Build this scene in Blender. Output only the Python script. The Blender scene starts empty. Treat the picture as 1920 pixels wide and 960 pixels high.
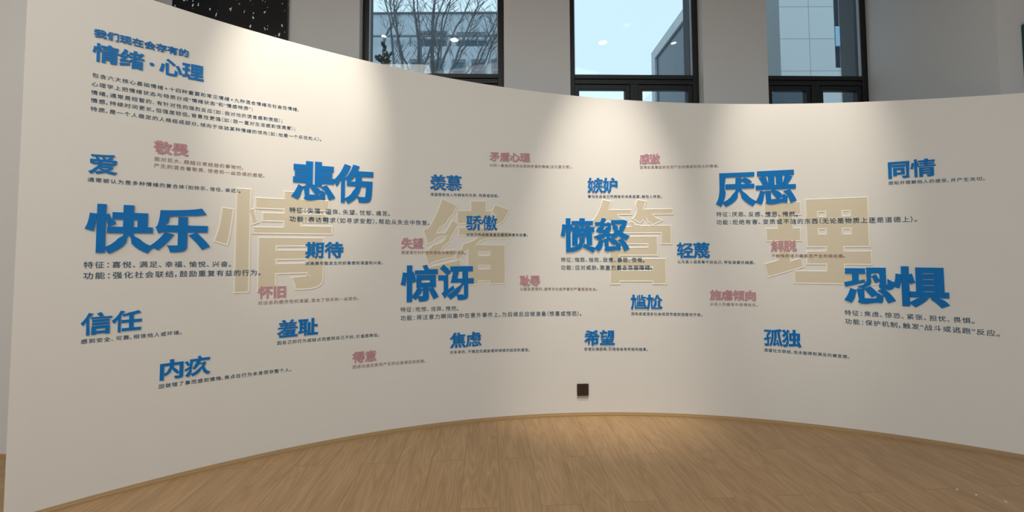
import bpy, math, random
import numpy as np
from mathutils import Vector, Matrix
from mathutils.geometry import interpolate_bezier, delaunay_2d_cdt

S = bpy.context.scene
COL = S.collection
PI = math.pi

# ------------------------------------------------------------------ camera
F_PX, CAM_Z, PITCH, ROLL, SHIFT = 757.83, 1.2413, 0.0417, -0.0045, -44.56
cam = bpy.data.cameras.new('camera')
cam.sensor_fit = 'HORIZONTAL'
cam.sensor_width = 36.0
cam.lens = 36.0 * F_PX / 1920.0
cam.shift_y = SHIFT / 1920.0
cam.clip_start = 0.05
cam.clip_end = 300
cam_ob = bpy.data.objects.new('camera', cam)
COL.objects.link(cam_ob)
cr, sr, cp, sp_ = math.cos(ROLL), math.sin(ROLL), math.cos(PITCH), math.sin(PITCH)
right = Vector((cr, -sr * sp_, sr * cp))
up = Vector((-sr, -cr * sp_, cr * cp))
fwd = Vector((0, cp, sp_))
cam_ob.matrix_world = Matrix(((right.x, up.x, -fwd.x, 0), (right.y, up.y, -fwd.y, 0), (right.z, up.z, -fwd.z, CAM_Z), (0, 0, 0, 1)))
S.camera = cam_ob

# ------------------------------------------------------------------ world (overcast sky) and exposure
w = bpy.data.worlds.new('overcast_sky')
S.world = w
w.use_nodes = True
nt = w.node_tree
bg = nt.nodes['Background']
bg.inputs[0].default_value = (0.70, 0.88, 1.0, 1)
bg.inputs[1].default_value = 1.08
S.view_settings.view_transform = 'Standard'
S.view_settings.look = 'None'
S.view_settings.exposure = 0.15
S.view_settings.gamma = 1.0
S.view_settings.use_curve_mapping = False
S.cycles.use_denoising = True
S.cycles.max_bounces = 8
S.cycles.transparent_max_bounces = 16
S.cycles.sample_clamp_indirect = 4.0

CEIL = 4.3
# ceiling spots over the curved wall: arc position, distance in front of it, watts, cone (deg), blend, aim height, aim arc shift
WARM = (1.0, 0.915, 0.79)
SPOTS = [(-2.12, 1.30, 265, 28, 0.85, 2.26),
         (0.02, 0.95, 400, 29, 1.0, 1.15),
         (1.36, 1.20, 230, 29, 0.9, 1.98)]
# added unseen fill lights: warm left, cool right, bluish daylight stand-in at right rear
FILL = [((-2.7, -1.0, 4.25), (0, 0, 0), 3.0, 122, (1.0, 0.96, 0.87)), ((1.4, -1.6, 4.25), (0, 0, 0), 3.0, 56, (0.86, 0.94, 1.0)),
        ((4.8, -7.0, 2.4), (math.radians(90), 0, math.radians(20)), 3.0, 40, (0.80, 0.91, 1.0))]

# ------------------------------------------------------------------ materials
def mat(name, col, rough=0.6, spec=0.5, metal=0.0, noise=0.0, nscale=40.0, bump=0.0, bscale=300.0, coat=0.0):
    m = bpy.data.materials.new(name)
    m.use_nodes = True
    n = m.node_tree
    b = n.nodes['Principled BSDF']
    b.inputs['Base Color'].default_value = (*col, 1)
    b.inputs['Roughness'].default_value = rough
    b.inputs['Specular IOR Level'].default_value = spec
    b.inputs['Metallic'].default_value = metal
    b.inputs['Coat Weight'].default_value = coat
    if noise or bump:
        tc = n.nodes.new('ShaderNodeTexCoord')
    if noise:
        t = n.nodes.new('ShaderNodeTexNoise')
        t.inputs['Scale'].default_value = nscale
        t.inputs['Detail'].default_value = 5
        n.links.new(tc.outputs['Object'], t.inputs['Vector'])
        mx = n.nodes.new('ShaderNodeMix')
        mx.data_type = 'RGBA'
        mx.inputs['A'].default_value = (*[c * (1 - noise) for c in col], 1)
        mx.inputs['B'].default_value = (*[min(1, c * (1 + noise)) for c in col], 1)
        n.links.new(t.outputs['Fac'], mx.inputs['Factor'])
        n.links.new(mx.outputs['Result'], b.inputs['Base Color'])
    if bump:
        t2 = n.nodes.new('ShaderNodeTexNoise')
        t2.inputs['Scale'].default_value = bscale
        n.links.new(tc.outputs['Object'], t2.inputs['Vector'])
        bp = n.nodes.new('ShaderNodeBump')
        bp.inputs['Strength'].default_value = bump
        bp.inputs['Distance'].default_value = 0.002
        n.links.new(t2.outputs['Fac'], bp.inputs['Height'])
        n.links.new(bp.outputs['Normal'], b.inputs['Normal'])
    return m

M_WALL = mat('warm white wall paint', (0.79, 0.763, 0.715), 0.75, 0.25, noise=0.012, nscale=6, bump=0.12, bscale=220)
M_ROOM = mat('white room paint', (0.62, 0.61, 0.60), 0.8, 0.2, noise=0.01, nscale=5, bump=0.1, bscale=180)
M_CEIL = mat('ceiling paint', (0.72, 0.71, 0.69), 0.9, 0.1, noise=0.01)
M_BLUE = mat('blue lettering', (0.002, 0.175, 0.52), 0.45, 0.25, noise=0.03, nscale=60)
M_PINK = mat('dusty pink lettering', (0.56, 0.29, 0.33), 0.5, 0.3, noise=0.03, nscale=60)
M_BEIGE = mat('beige board', (0.70, 0.62, 0.47), 0.7, 0.25, noise=0.015, nscale=20, bump=0.05)
M_RIM = mat('cream board edge', (0.86, 0.81, 0.70), 0.6, 0.3, noise=0.01)
M_NAVY = mat('navy print', (0.028, 0.082, 0.145), 0.5, 0.3, noise=0.03)
M_BROWN = mat('faded brown print', (0.34, 0.225, 0.19), 0.6, 0.3, noise=0.03)
M_FRAME = mat('black window frame', (0.008, 0.009, 0.010), 0.4, 0.4, noise=0.05)
M_GASKET = mat('grey window bead', (0.35, 0.38, 0.42), 0.35, 0.5, noise=0.03)
M_OUTLET = mat('dark brown socket plastic', (0.036, 0.022, 0.013), 0.35, 0.5, noise=0.05)
M_HOLE = mat('socket slot black', (0.003, 0.003, 0.003), 0.6, 0.2, noise=0.02)
M_GREYPL = mat('grey plastic back box', (0.42, 0.40, 0.37), 0.5, 0.4, noise=0.02)
M_PAPER = mat('white paper', (0.8, 0.78, 0.74), 0.8, 0.2, noise=0.02)
M_TEAL = mat('teal acrylic', (0.06, 0.34, 0.38), 0.2, 0.5, noise=0.03)
M_TEALD = mat('dark teal edge', (0.01, 0.06, 0.07), 0.3, 0.5, noise=0.03)
M_BARK = mat('bark', (0.15, 0.165, 0.175), 0.9, 0.2, noise=0.35, nscale=9)  # lightened and bluish: haze and glass reflection put into the base colour
M_LEAF = mat('dark leaf', (0.030, 0.045, 0.030), 0.5, 0.4, noise=0.2, nscale=12)
M_GROUND = mat('pale paving', (0.45, 0.45, 0.44), 0.9, 0.2, noise=0.08, nscale=1.5)
M_METAL = mat('grey metal rail', (0.16, 0.19, 0.22), 0.5, 0.4, noise=0.05)
M_DARKGL = mat('dark facade glass', (0.035, 0.06, 0.09), 0.25, 0.5, noise=0.3, nscale=2.5)
M_WINGL = mat('blue facade glass', (0.08, 0.13, 0.18), 0.5, 0.2, noise=0.1, nscale=2)
M_DIMWALL = mat('grey facade', (0.33, 0.36, 0.38), 0.85, 0.2, noise=0.06, nscale=1.5)
M_RING = mat('white lamp ring', (0.8, 0.8, 0.78), 0.5, 0.3, noise=0.01)

def emit(name, col, k):
    m = bpy.data.materials.new(name)
    m.use_nodes = True
    n = m.node_tree
    n.nodes.clear()
    o = n.nodes.new('ShaderNodeOutputMaterial')
    e = n.nodes.new('ShaderNodeEmission')
    e.inputs[0].default_value = (*col, 1)
    e.inputs[1].default_value = k
    n.links.new(e.outputs[0], o.inputs[0])
    return m
M_LENS = emit('lit lamp lens', (1.0, 0.93, 0.80), 22.0)
M_LENSD = emit('recessed lamp lens', (1.0, 0.93, 0.80), 1.2)
M_LENSW = emit('lit white panel', (1.0, 0.97, 0.92), 1.6)

def glass_mat():
    m = bpy.data.materials.new('tinted window glass')
    m.use_nodes = True
    n = m.node_tree
    n.nodes.clear()
    o = n.nodes.new('ShaderNodeOutputMaterial')
    t = n.nodes.new('ShaderNodeBsdfTransparent')
    t.inputs[0].default_value = (0.90, 0.955, 0.975, 1)
    g = n.nodes.new('ShaderNodeBsdfGlossy')
    g.inputs['Roughness'].default_value = 0.0
    f = n.nodes.new('ShaderNodeFresnel')
    ge = n.nodes.new('ShaderNodeNewGeometry')
    mi = n.nodes.new('ShaderNodeMapRange')            # same reflectance from both faces of the pane
    mi.inputs['To Min'].default_value = 1.5
    mi.inputs['To Max'].default_value = 1 / 1.5
    n.links.new(ge.outputs['Backfacing'], mi.inputs['Value'])
    n.links.new(mi.outputs['Result'], f.inputs[0])
    mx = n.nodes.new('ShaderNodeMixShader')
    n.links.new(f.outputs[0], mx.inputs[0])
    n.links.new(t.outputs[0], mx.inputs[1])
    n.links.new(g.outputs[0], mx.inputs[2])
    n.links.new(mx.outputs[0], o.inputs[0])
    return m
M_GLASS = glass_mat()

def tile_mat(name, col, tw, th, line=0.012, dark=0.55, off=0.0, axis='X', ox=0, oz=0):
    """facade cladding: large tiles with thin joints, from the object's own coordinates"""
    m = mat(name, col, 0.8, 0.25)
    n = m.node_tree
    b = n.nodes['Principled BSDF']
    tc = n.nodes.new('ShaderNodeTexCoord')
    sx = n.nodes.new('ShaderNodeSeparateXYZ')
    cx = n.nodes.new('ShaderNodeCombineXYZ')
    n.links.new(tc.outputs['Object'], sx.inputs[0])
    ax = n.nodes.new('ShaderNodeMath'); ax.operation = 'ADD'; ax.inputs[1].default_value = ox
    az = n.nodes.new('ShaderNodeMath'); az.operation = 'ADD'; az.inputs[1].default_value = oz
    n.links.new(sx.outputs[axis], ax.inputs[0])
    n.links.new(sx.outputs['Z'], az.inputs[0])
    n.links.new(ax.outputs[0], cx.inputs['X'])
    n.links.new(az.outputs[0], cx.inputs['Y'])
    br = n.nodes.new('ShaderNodeTexBrick')
    br.offset = off
    br.inputs['Scale'].default_value = 1.0
    br.inputs['Brick Width'].default_value = tw
    br.inputs['Row Height'].default_value = th
    br.inputs['Mortar Size'].default_value = line
    br.inputs['Mortar Smooth'].default_value = 0.1
    br.inputs['Bias'].default_value = 0.0
    br.inputs['Color1'].default_value = (*col, 1)
    br.inputs['Color2'].default_value = (*[c * 0.95 for c in col], 1)
    br.inputs['Mortar'].default_value = (*[c * dark for c in col], 1)
    n.links.new(cx.outputs[0], br.inputs['Vector'])
    n.links.new(br.outputs['Color'], b.inputs['Base Color'])
    return m

def wood_mat(name, planks=True):
    m = mat(name, (0.4, 0.27, 0.15), 0.42, 0.35)
    n = m.node_tree
    L = n.links.new
    b = n.nodes['Principled BSDF']
    tc = n.nodes.new('ShaderNodeTexCoord')
    mp = n.nodes.new('ShaderNodeMapping')
    L(tc.outputs['Object'], mp.inputs[0])
    # planks run along local Y of the floor; brick rows run along X, so swap
    sx = n.nodes.new('ShaderNodeSeparateXYZ'); L(mp.outputs[0], sx.inputs[0])
    cx = n.nodes.new('ShaderNodeCombineXYZ'); L(sx.outputs['Y'], cx.inputs['X']); L(sx.outputs['X'], cx.inputs['Y'])
    br = n.nodes.new('ShaderNodeTexBrick')
    br.offset = 0.37
    br.offset_frequency = 2
    br.inputs['Scale'].default_value = 1
    br.inputs['Brick Width'].default_value = 1.22
    br.inputs['Row Height'].default_value = 0.196
    br.inputs['Mortar Size'].default_value = 0.0012
    br.inputs['Mortar Smooth'].default_value = 0.2
    br.inputs['Color1'].default_value = (0, 0, 0, 1)
    br.inputs['Color2'].default_value = (1, 1, 1, 1)
    br.inputs['Mortar'].default_value = (0.5, 0.5, 0.5, 1)
    L(cx.outputs[0], br.inputs['Vector'])
    # grain coordinates shifted plank by plank
    sc = n.nodes.new('ShaderNodeVectorMath'); sc.operation = 'SCALE'; sc.inputs['Scale'].default_value = 37.0
    L(br.outputs['Color'], sc.inputs[0])
    ad = n.nodes.new('ShaderNodeVectorMath'); ad.operation = 'ADD'
    L(mp.outputs[0], ad.inputs[0]); L(sc.outputs[0], ad.inputs[1])
    st = n.nodes.new('ShaderNodeMapping'); st.inputs['Scale'].default_value = (9.0, 0.75, 1)
    L(ad.outputs[0], st.inputs[0])
    n1 = n.nodes.new('ShaderNodeTexNoise'); n1.inputs['Scale'].default_value = 1.0; n1.inputs['Detail'].default_value = 2.0
    L(st.outputs[0], n1.inputs['Vector'])
    # cathedral rings: contour lines of the low noise
    mu = n.nodes.new('ShaderNodeMath'); mu.operation = 'MULTIPLY'; mu.inputs[1].default_value = 95.0
    L(n1.outputs['Fac'], mu.inputs[0])
    si = n.nodes.new('ShaderNodeMath'); si.operation = 'SINE'; L(mu.outputs[0], si.inputs[0])
    fine = n.nodes.new('ShaderNodeMapping'); fine.inputs['Scale'].default_value = (260, 9, 1)
    L(ad.outputs[0], fine.inputs[0])
    n2 = n.nodes.new('ShaderNodeTexNoise'); n2.inputs['Scale'].default_value = 1.0; n2.inputs['Detail'].default_value = 3.0
    L(fine.outputs[0], n2.inputs['Vector'])
    st3 = n.nodes.new('ShaderNodeMapping'); st3.inputs['Scale'].default_value = (14, 2.2, 1)
    L(ad.outputs[0], st3.inputs[0])
    n3 = n.nodes.new('ShaderNodeTexNoise'); n3.inputs['Scale'].default_value = 1.0; n3.inputs['Detail'].default_value = 4.0
    L(st3.outputs[0], n3.inputs['Vector'])
    a1 = n.nodes.new('ShaderNodeMath'); a1.operation = 'MULTIPLY_ADD'; a1.inputs[1].default_value = 0.065; a1.inputs[2].default_value = 0.14
    L(si.outputs[0], a1.inputs[0])
    a2 = n.nodes.new('ShaderNodeMath'); a2.operation = 'MULTIPLY_ADD'; a2.inputs[1].default_value = 0.32
    L(n2.outputs['Fac'], a2.inputs[0]); L(a1.outputs[0], a2.inputs[2])
    a3 = n.nodes.new('ShaderNodeMath'); a3.operation = 'MULTIPLY_ADD'; a3.inputs[1].default_value = 0.40
    L(n3.outputs['Fac'], a3.inputs[0]); L(a2.outputs[0], a3.inputs[2])
    rp = n.nodes.new('ShaderNodeValToRGB')
    e = rp.color_ramp.elements
    e[0].position = 0.28; e[0].color = (0.295, 0.178, 0.084, 1)
    e[1].position = 0.72; e[1].color = (0.475, 0.312, 0.165, 1)
    L(a3.outputs[0], rp.inputs[0])
    if planks:
        jl = n.nodes.new('ShaderNodeMix'); jl.data_type = 'RGBA'
        L(br.outputs['Fac'], jl.inputs['Factor'])
        L(rp.outputs[0], jl.inputs['A'])
        jl.inputs['B'].default_value = (0.19, 0.115, 0.055, 1)
        L(jl.outputs['Result'], b.inputs['Base Color'])
    else:
        L(rp.outputs[0], b.inputs['Base Color'])
    return m
M_FLOOR = wood_mat('oak plank floor')
M_BASE = mat('oak baseboard', (0.40, 0.265, 0.135), 0.45, 0.3, noise=0.06, nscale=8)

def screen_mat():
    m = mat('dark panel with white flecks', (0.006, 0.008, 0.012), 0.12, 0.5)
    n = m.node_tree
    L = n.links.new
    b = n.nodes['Principled BSDF']
    tc = n.nodes.new('ShaderNodeTexCoord')
    mp = n.nodes.new('ShaderNodeMapping'); mp.inputs['Scale'].default_value = (42, 42, 22)
    L(tc.outputs['Object'], mp.inputs[0])
    v = n.nodes.new('ShaderNodeTexVoronoi'); v.inputs['Scale'].default_value = 1.0
    ns = n.nodes.new('ShaderNodeTexNoise'); ns.inputs['Scale'].default_value = 1.7; ns.inputs['Detail'].default_value = 3
    L(mp.outputs[0], ns.inputs['Vector'])
    av = n.nodes.new('ShaderNodeVectorMath'); av.operation = 'MULTIPLY_ADD'; av.inputs[1].default_value = (1.3, 1.3, 1.3)
    L(ns.outputs['Color'], av.inputs[0]); L(mp.outputs[0], av.inputs[2])
    L(av.outputs[0], v.inputs['Vector'])
    sp = n.nodes.new('ShaderNodeSeparateColor'); L(v.outputs['Color'], sp.inputs[0])
    sz = n.nodes.new('ShaderNodeMath'); sz.operation = 'MULTIPLY_ADD'; sz.inputs[1].default_value = 0.85; sz.inputs[2].default_value = -0.50
    L(sp.outputs['Red'], sz.inputs[0])
    lt = n.nodes.new('ShaderNodeMath'); lt.operation = 'LESS_THAN'
    L(v.outputs['Distance'], lt.inputs[0]); L(sz.outputs[0], lt.inputs[1])
    mx = n.nodes.new('ShaderNodeMix'); mx.data_type = 'RGBA'
    mx.inputs['A'].default_value = (0.006, 0.008, 0.012, 1)
    mx.inputs['B'].default_value = (0.9, 0.92, 0.95, 1)
    L(lt.outputs[0], mx.inputs['Factor'])
    L(mx.outputs['Result'], b.inputs['Base Color'])
    return m
M_SCREEN = screen_mat()

# ------------------------------------------------------------------ helpers
class MB:
    def __init__(s):
        s.v = []; s.f = []
    def add(s, vs, fs):
        o = len(s.v)
        s.v += [tuple(map(float, p)) for p in vs]
        s.f += [tuple(i + o for i in f) for f in fs]
        return s
    def box(s, x0, x1, y0, y1, z0, z1, T=None):
        p = [(x, y, z) for x in (x0, x1) for y in (y0, y1) for z in (z0, z1)]
        if T: p = [T(*q) for q in p]
        return s.add(p, [(0, 1, 3, 2), (4, 6, 7, 5), (0, 4, 5, 1), (2, 3, 7, 6), (0, 2, 6, 4), (1, 5, 7, 3)])
    def prism(s, pts, h0, h1, T):
        n = len(pts)
        vs = [T(x, y, h0) for x, y in pts] + [T(x, y, h1) for x, y in pts]
        return s.add(vs, [tuple(range(n))[::-1], tuple(range(n, 2 * n))] + [(i, (i + 1) % n, n + (i + 1) % n, n + i) for i in range(n)])
    def tube(s, pts, rad, k=7):
        pts = [Vector(p) for p in pts]
        ring = []
        for i, p in enumerate(pts):
            d = (pts[min(i + 1, len(pts) - 1)] - pts[max(i - 1, 0)]).normalized()
            a = d.orthogonal().normalized() if i == 0 else (ring_a - d * ring_a.dot(d)).normalized()
            ring_a = a
            c = d.cross(a)
            r = rad[i] if hasattr(rad, '__len__') else rad
            ring.append([p + (a * math.cos(2 * PI * j / k) + c * math.sin(2 * PI * j / k)) * r for j in range(k)])
        vs = [q for r in ring for q in r]
        fs = [(i * k + j, i * k + (j + 1) % k, (i + 1) * k + (j + 1) % k, (i + 1) * k + j) for i in range(len(pts) - 1) for j in range(k)]
        fs += [tuple(range(k))[::-1], tuple((len(pts) - 1) * k + j for j in range(k))]
        return s.add(vs, fs)
    def build(s, name, m, parent=None, M=None, bevel=0.0, smooth=False):
        me = bpy.data.meshes.new(name)
        v = s.v
        if M is not None:
            v = [tuple(M @ Vector(p)) for p in v]
        me.from_pydata(v, [], s.f)
        me.validate()
        me.materials.append(m)
        if smooth:
            me.polygons.foreach_set('use_smooth', [True] * len(me.polygons))
        o = bpy.data.objects.new(name, me)
        COL.objects.link(o)
        if parent: o.parent = parent
        if bevel:
            b = o.modifiers.new('bevel', 'BEVEL'); b.width = bevel; b.segments = 2; b.limit_method = 'ANGLE'
        return o

def tag(o, label=None, cat=None, group=None, kind=None):
    if label: o['label'] = label
    if cat: o['category'] = cat
    if group: o['group'] = group
    if kind: o['kind'] = kind
    return o

def empty(name, loc, rz=0.0):
    o = bpy.data.objects.new(name, None)
    o.empty_display_size = 0.1
    o.location = loc
    o.rotation_euler = (0, 0, rz)
    COL.objects.link(o)
    return o

# camera-free back-projection was done once; everything below is in metres
AX, AY, AR = 0.698, -1.3485, 4.4172                 # plan circle of the curved wall
S0, S1 = -3.312, 3.15                               # its two ends along the arc
def wall_top(s): return 2.4 - 0.0871 * s - 0.0035 * s * s
def bend(s, z, n=0.0):
    th = s / AR
    return (AX + (AR - n) * math.sin(th), AY + (AR - n) * math.cos(th), z)
def ray(x, y):
    u = (x - 960) / F_PX; v = -(y - 480 - SHIFT) / F_PX
    u, v = cr * u - sr * v, sr * u + cr * v
    return u, cp - v * sp_, sp_ + v * cp
def on_wall(x, y):
    dx, dy, dz = ray(x, y)
    a = dx * dx + dy * dy; b = -(dx * AX + dy * AY); c = AX * AX + AY * AY - AR * AR
    t = (-b + math.sqrt(b * b - a * c)) / a
    return AR * math.atan2(t * dx - AX, t * dy - AY), CAM_Z + t * dz
def on_y(x, y, Y):
    dx, dy, dz = ray(x, y); t = Y / dy
    return t * dx, Y, CAM_Z + t * dz
def on_x(x, y, X):
    dx, dy, dz = ray(x, y); t = X / dx
    return X, t * dy, CAM_Z + t * dz
def on_floor(x, y):
    dx, dy, dz = ray(x, y); t = -CAM_Z / dz
    return t * dx, t * dy, 0.0

# ------------------------------------------------------------------ the curved wall, floor, room
N = 120
m = MB()
ss = [S0 + (S1 - S0) * i / N for i in range(N + 1)]
TH = 0.10
for s in ss:
    m.v += [bend(s, 0, 0), bend(s, wall_top(s), 0), bend(s, wall_top(s), -TH), bend(s, 0, -TH)]
for i in range(N):
    a, b = 4 * i, 4 * i + 4
    for j in range(4):
        k = (j + 1) % 4
        m.f.append((a + j, b + j, b + k, a + k))
m.f += [(0, 1, 2, 3), (4 * N + 3, 4 * N + 2, 4 * N + 1, 4 * N)]
tag(m.build('wall_front', M_WALL), kind='structure')

m = MB()
prof = [(0, 0), (0.0, 0.023), (0.006, 0.023), (0.008, 0.014), (0.013, 0.012), (0.014, 0.0)]
K = len(prof)
for s in ss:
    m.v += [bend(s, z, n) for n, z in prof]
for i in range(N):
    for j in range(K):
        k = (j + 1) % K
        m.f.append((K * i + j, K * i + k, K * i + K + k, K * i + K + j))
m.f += [tuple(range(K)), tuple(range(K * N + K - 1, K * N - 1, -1))]
tag(m.build('baseboard_front', M_BASE), kind='structure')

FL_ROT = 0.0594                                     # planks run almost straight away from the camera
fl = MB().box(-9, 9, -8, 5.5, -0.08, 0).build('floor', M_FLOOR)
# keep the slab square to the room: rotate the object, counter-rotate the mesh
fl.rotation_euler = (0, 0, FL_ROT)
fl.location = (-0.156 - 0.098 + 0.117, 0, 0)
inv = fl.matrix_basis.inverted()
for v in fl.data.vertices: v.co = inv @ v.co
tag(fl, kind='structure')

# window wall frame: a along the wall, d outwards, z up
KW = math.atan(0.025)
CW, SW = math.cos(KW), math.sin(KW)
Y0 = 3.4
def W(a, d, z): return (a * CW - d * SW, Y0 + a * SW + d * CW, z)
WT = 0.36                                           # wall thickness
LW, RW = -3.0, 3.20                                 # inner ends of the window wall
OPEN = [(-1.292, -0.062), (0.507, 1.665), (2.235, 3.20)]
ZB, ZT = 1.0, 3.95                                  # sill and head of the openings
M_STONE = mat('dark exterior stone', (0.13, 0.14, 0.155), 0.85, 0.2, noise=0.08, nscale=4)
for nm, d0, d1, mt in (('wall_back', 0, 0.16, M_ROOM), ('wall_exterior', 0.16, WT, M_STONE)):
    m = MB()
    m.box(LW - 0.4, RW + 0.4, d0, d1, 0, ZB, W)
    m.box(LW - 0.4, RW + 0.4, d0, d1, ZT, CEIL, W)
    xs = [LW - 0.4] + [x for o in OPEN for x in o] + [RW + 0.4]
    for i in range(0, len(xs), 2):
        m.box(xs[i], xs[i + 1], d0, d1, ZB, ZT, W)
    tag(m.build(nm, mt), kind='structure')
# left: a wall facing the room that steps back to the window wall
tag(MB().box(-7.0, -2.985, 2.49, 2.79, 0, CEIL).box(-3.285, -2.985, 2.79, 3.40, 0, CEIL).build('wall_left', M_ROOM), kind='structure')
# right: return beside the third window, then a wall facing the room
tag(MB().box(3.195, 3.495, 2.60, 3.55, 0, CEIL).box(3.495, 7.5, 2.60, 2.90, 0, CEIL).build('wall_right', M_ROOM), kind='structure')
tag(MB().box(-7.3, -7.0, -8, 2.79, 0, CEIL).build('wall_far_left', M_ROOM), kind='structure')
tag(MB().box(7.5, 7.8, -8, 2.9, 0, CEIL).build('wall_far_right', M_ROOM), kind='structure')
tag(MB().box(-1.0, 7.8, -8.3, -8, 0, CEIL).build('rear_light_block', M_ROOM), kind='structure')  # unseen wall added to darken the right side; left rear stays open
tag(MB().box(-7.3, 7.8, -8, 3.9, CEIL, CEIL + 0.2).build('ceiling', M_CEIL), kind='structure')
tag(MB().box(-7.0, -2.97, 2.478, 2.49, 0, 0.022).build('baseboard_left', M_BASE), kind='structure')

# ------------------------------------------------------------------ windows
def window(idx, a0, a1):
    r = empty('window_%d' % idx, W((a0 + a1) / 2, 0.08, ZB), KW)
    tag(r, kind='structure')
    half = (a1 - a0) / 2
    T = lambda a, d, z: (a, d, z - ZB)
    fw, d0, d1 = 0.052, 0.0, 0.07
    zt0, zt1 = 2.702, 2.775                         # transom
    f = MB()
    f.box(-half, -half + fw, d0, d1, ZB, ZT, T); f.box(half - fw, half, d0, d1, ZB, ZT, T)
    f.box(-half + fw, half - fw, d0, d1, ZT - fw, ZT, T); f.box(-half + fw, half - fw, d0, d1, ZB, ZB + fw, T)
    f.box(-half + fw, half - fw, d0, d1, zt0 + 0.035, zt1, T)
    f.box(-half + fw, half - fw, d0 + 0.012, d1, zt0 + 0.012, zt0 + 0.035, T)
    f.box(-half + fw, half - fw, d0, d1, zt0 - 0.012, zt0 + 0.012, T)
    f.box(-0.035, 0.035, d0, d1, ZB + fw, zt0 - 0.012, T)
    f.build('window_frame', M_FRAME, r, bevel=0.003)
    g = MB()
    for x0, x1 in ((-half + fw, -half + fw + 0.006), (half - fw - 0.006, half - fw)):
        g.box(x0, x1, 0.006, 0.03, zt1, ZT - fw, T)
    g.build('glazing_bead', M_GASKET, r)
    MB().box(-half + fw, half - fw, 0.030, 0.038, zt1 - 0.004, ZT - fw + 0.004, T).build('pane', M_GLASS, r)
    for x0, x1 in ((-half + fw, -0.035), (0.035, half - fw)):
        s_ = MB()
        w_ = 0.042
        b0, b1 = ZB + fw, zt0 - 0.012
        e0, e1 = 0.012, 0.062
        s_.box(x0, x0 + w_, e0, e1, b0, b1, T); s_.box(x1 - w_, x1, e0, e1, b0, b1, T)
        s_.box(x0 + w_, x1 - w_, e0, e1, b1 - w_, b1, T); s_.box(x0 + w_, x1 - w_, e0, e1, b0, b0 + w_, T)
        so = s_.build('sash', M_FRAME, r, bevel=0.003)
        MB().box(x0 + w_ - 0.003, x1 - w_ + 0.003, 0.034, 0.040, b0 + w_ - 0.003, b1 - w_ + 0.003, T).build('sash_pane', M_GLASS, so)
    return r
for i, (a0, a1) in enumerate(OPEN):
    window(i + 1, a0, a1)

# dark flecked panel on the back wall, left of the first window
M_ = Matrix.Translation(W(-2.36, 0, 2.3)) @ Matrix.Rotation(KW, 4, 'Z')
pr = empty('wall_panel', W(-2.36, 0, 1.1), KW)
MB().box(-0.475, 0.475, -0.035, -0.006, 0.0, 2.75).build('panel_face', M_SCREEN, pr, bevel=0.003)
MB().box(-0.46, 0.46, -0.006, 0.0, 0.02, 2.73).build('backing', M_FRAME, pr)
tag(pr, 'tall glossy black panel flecked with white spots, on the grey wall left of the windows', 'panel')

# ------------------------------------------------------------------ lamps in the ceiling
def downlight(name, x, y, rad, label, group, lens=M_LENS):
    r = empty(name, (x, y, CEIL))
    k = 28
    ring = MB()
    for i in range(k):
        a = 2 * PI * i / k
        for rr, z in ((rad * 1.3, 0), (rad * 1.3, -0.008), (rad, -0.012), (rad, 0)):
            ring.v.append((rr * math.cos(a), rr * math.sin(a), z))
    for i in range(k):
        for j in range(3):
            a, b = 4 * i, 4 * ((i + 1) % k)
            ring.f.append((a + j, b + j, b + j + 1, a + j + 1))
    ring.build('trim_ring', M_RING, r)
    le = MB()
    le.v = [(rad * math.cos(2 * PI * i / k), rad * math.sin(2 * PI * i / k), -0.004) for i in range(k)]
    le.f = [tuple(range(k))[::-1]]
    le.build('lens', lens, r)
    return tag(r, label, 'ceiling light', group)

def mirror(x, y, z):
    """real place of a thing seen at (x, y) by reflection in the window panes, for a given height"""
    dx, dy, dz = ray(x, y); t = (z - CAM_Z) / dz
    px, py = t * dx, t * dy
    nx, ny = -SW, CW
    d = (px - 0) * nx + (py - Y0) * ny - 0.115
    return px - 2 * d * nx, py - 2 * d * ny
for (x, y), rad in zip([(852, 74), (1130, 79), (720, 67), (1263, 80)], [0.062, 0.062, 0.04, 0.04]):
    mx_, my_ = mirror(x, y, CEIL)
    big = rad > 0.05
    downlight('ceiling_downlight', mx_, my_, rad,
              'round %s ceiling downlight mirrored in the %s window pane' % ('bright' if big else 'small', 'first' if x < 1000 else 'second'),
              'ceiling downlights', M_LENS)
for s, n, watt, cone, blend, zaim in SPOTS:
    p = bend(s, CEIL, n)
    r = downlight('wall_washer', p[0], p[1], 0.05,
                  'recessed ceiling spot lighting the %s of the curved wall' % ('left part' if s < -1 else 'middle' if s < 1 else 'right part'), 'wall washers', M_LENSD)
    L_ = bpy.data.lights.new('spot', 'SPOT')
    L_.energy = watt; L_.color = WARM; L_.spot_size = math.radians(cone); L_.spot_blend = blend; L_.shadow_soft_size = 0.035
    lo = bpy.data.objects.new('spot_lamp', L_)
    COL.objects.link(lo)
    lo.parent = r
    lo.location = (0, 0, -0.03)
    t = Vector(bend(s, zaim, 0.0)) - Vector((p[0], p[1], CEIL - 0.03))
    lo.rotation_euler = t.to_track_quat('-Z', 'Y').to_euler()
for loc, rot, size, watt, col in FILL:  # unseen area lamps added to lift and tint the ambient light
    L_ = bpy.data.lights.new('added fill light', 'AREA')
    L_.energy = watt; L_.color = col; L_.size = size
    lo = bpy.data.objects.new('added_fill_light', L_)
    COL.objects.link(lo)
    lo.location = loc
    lo.rotation_euler = rot
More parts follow.
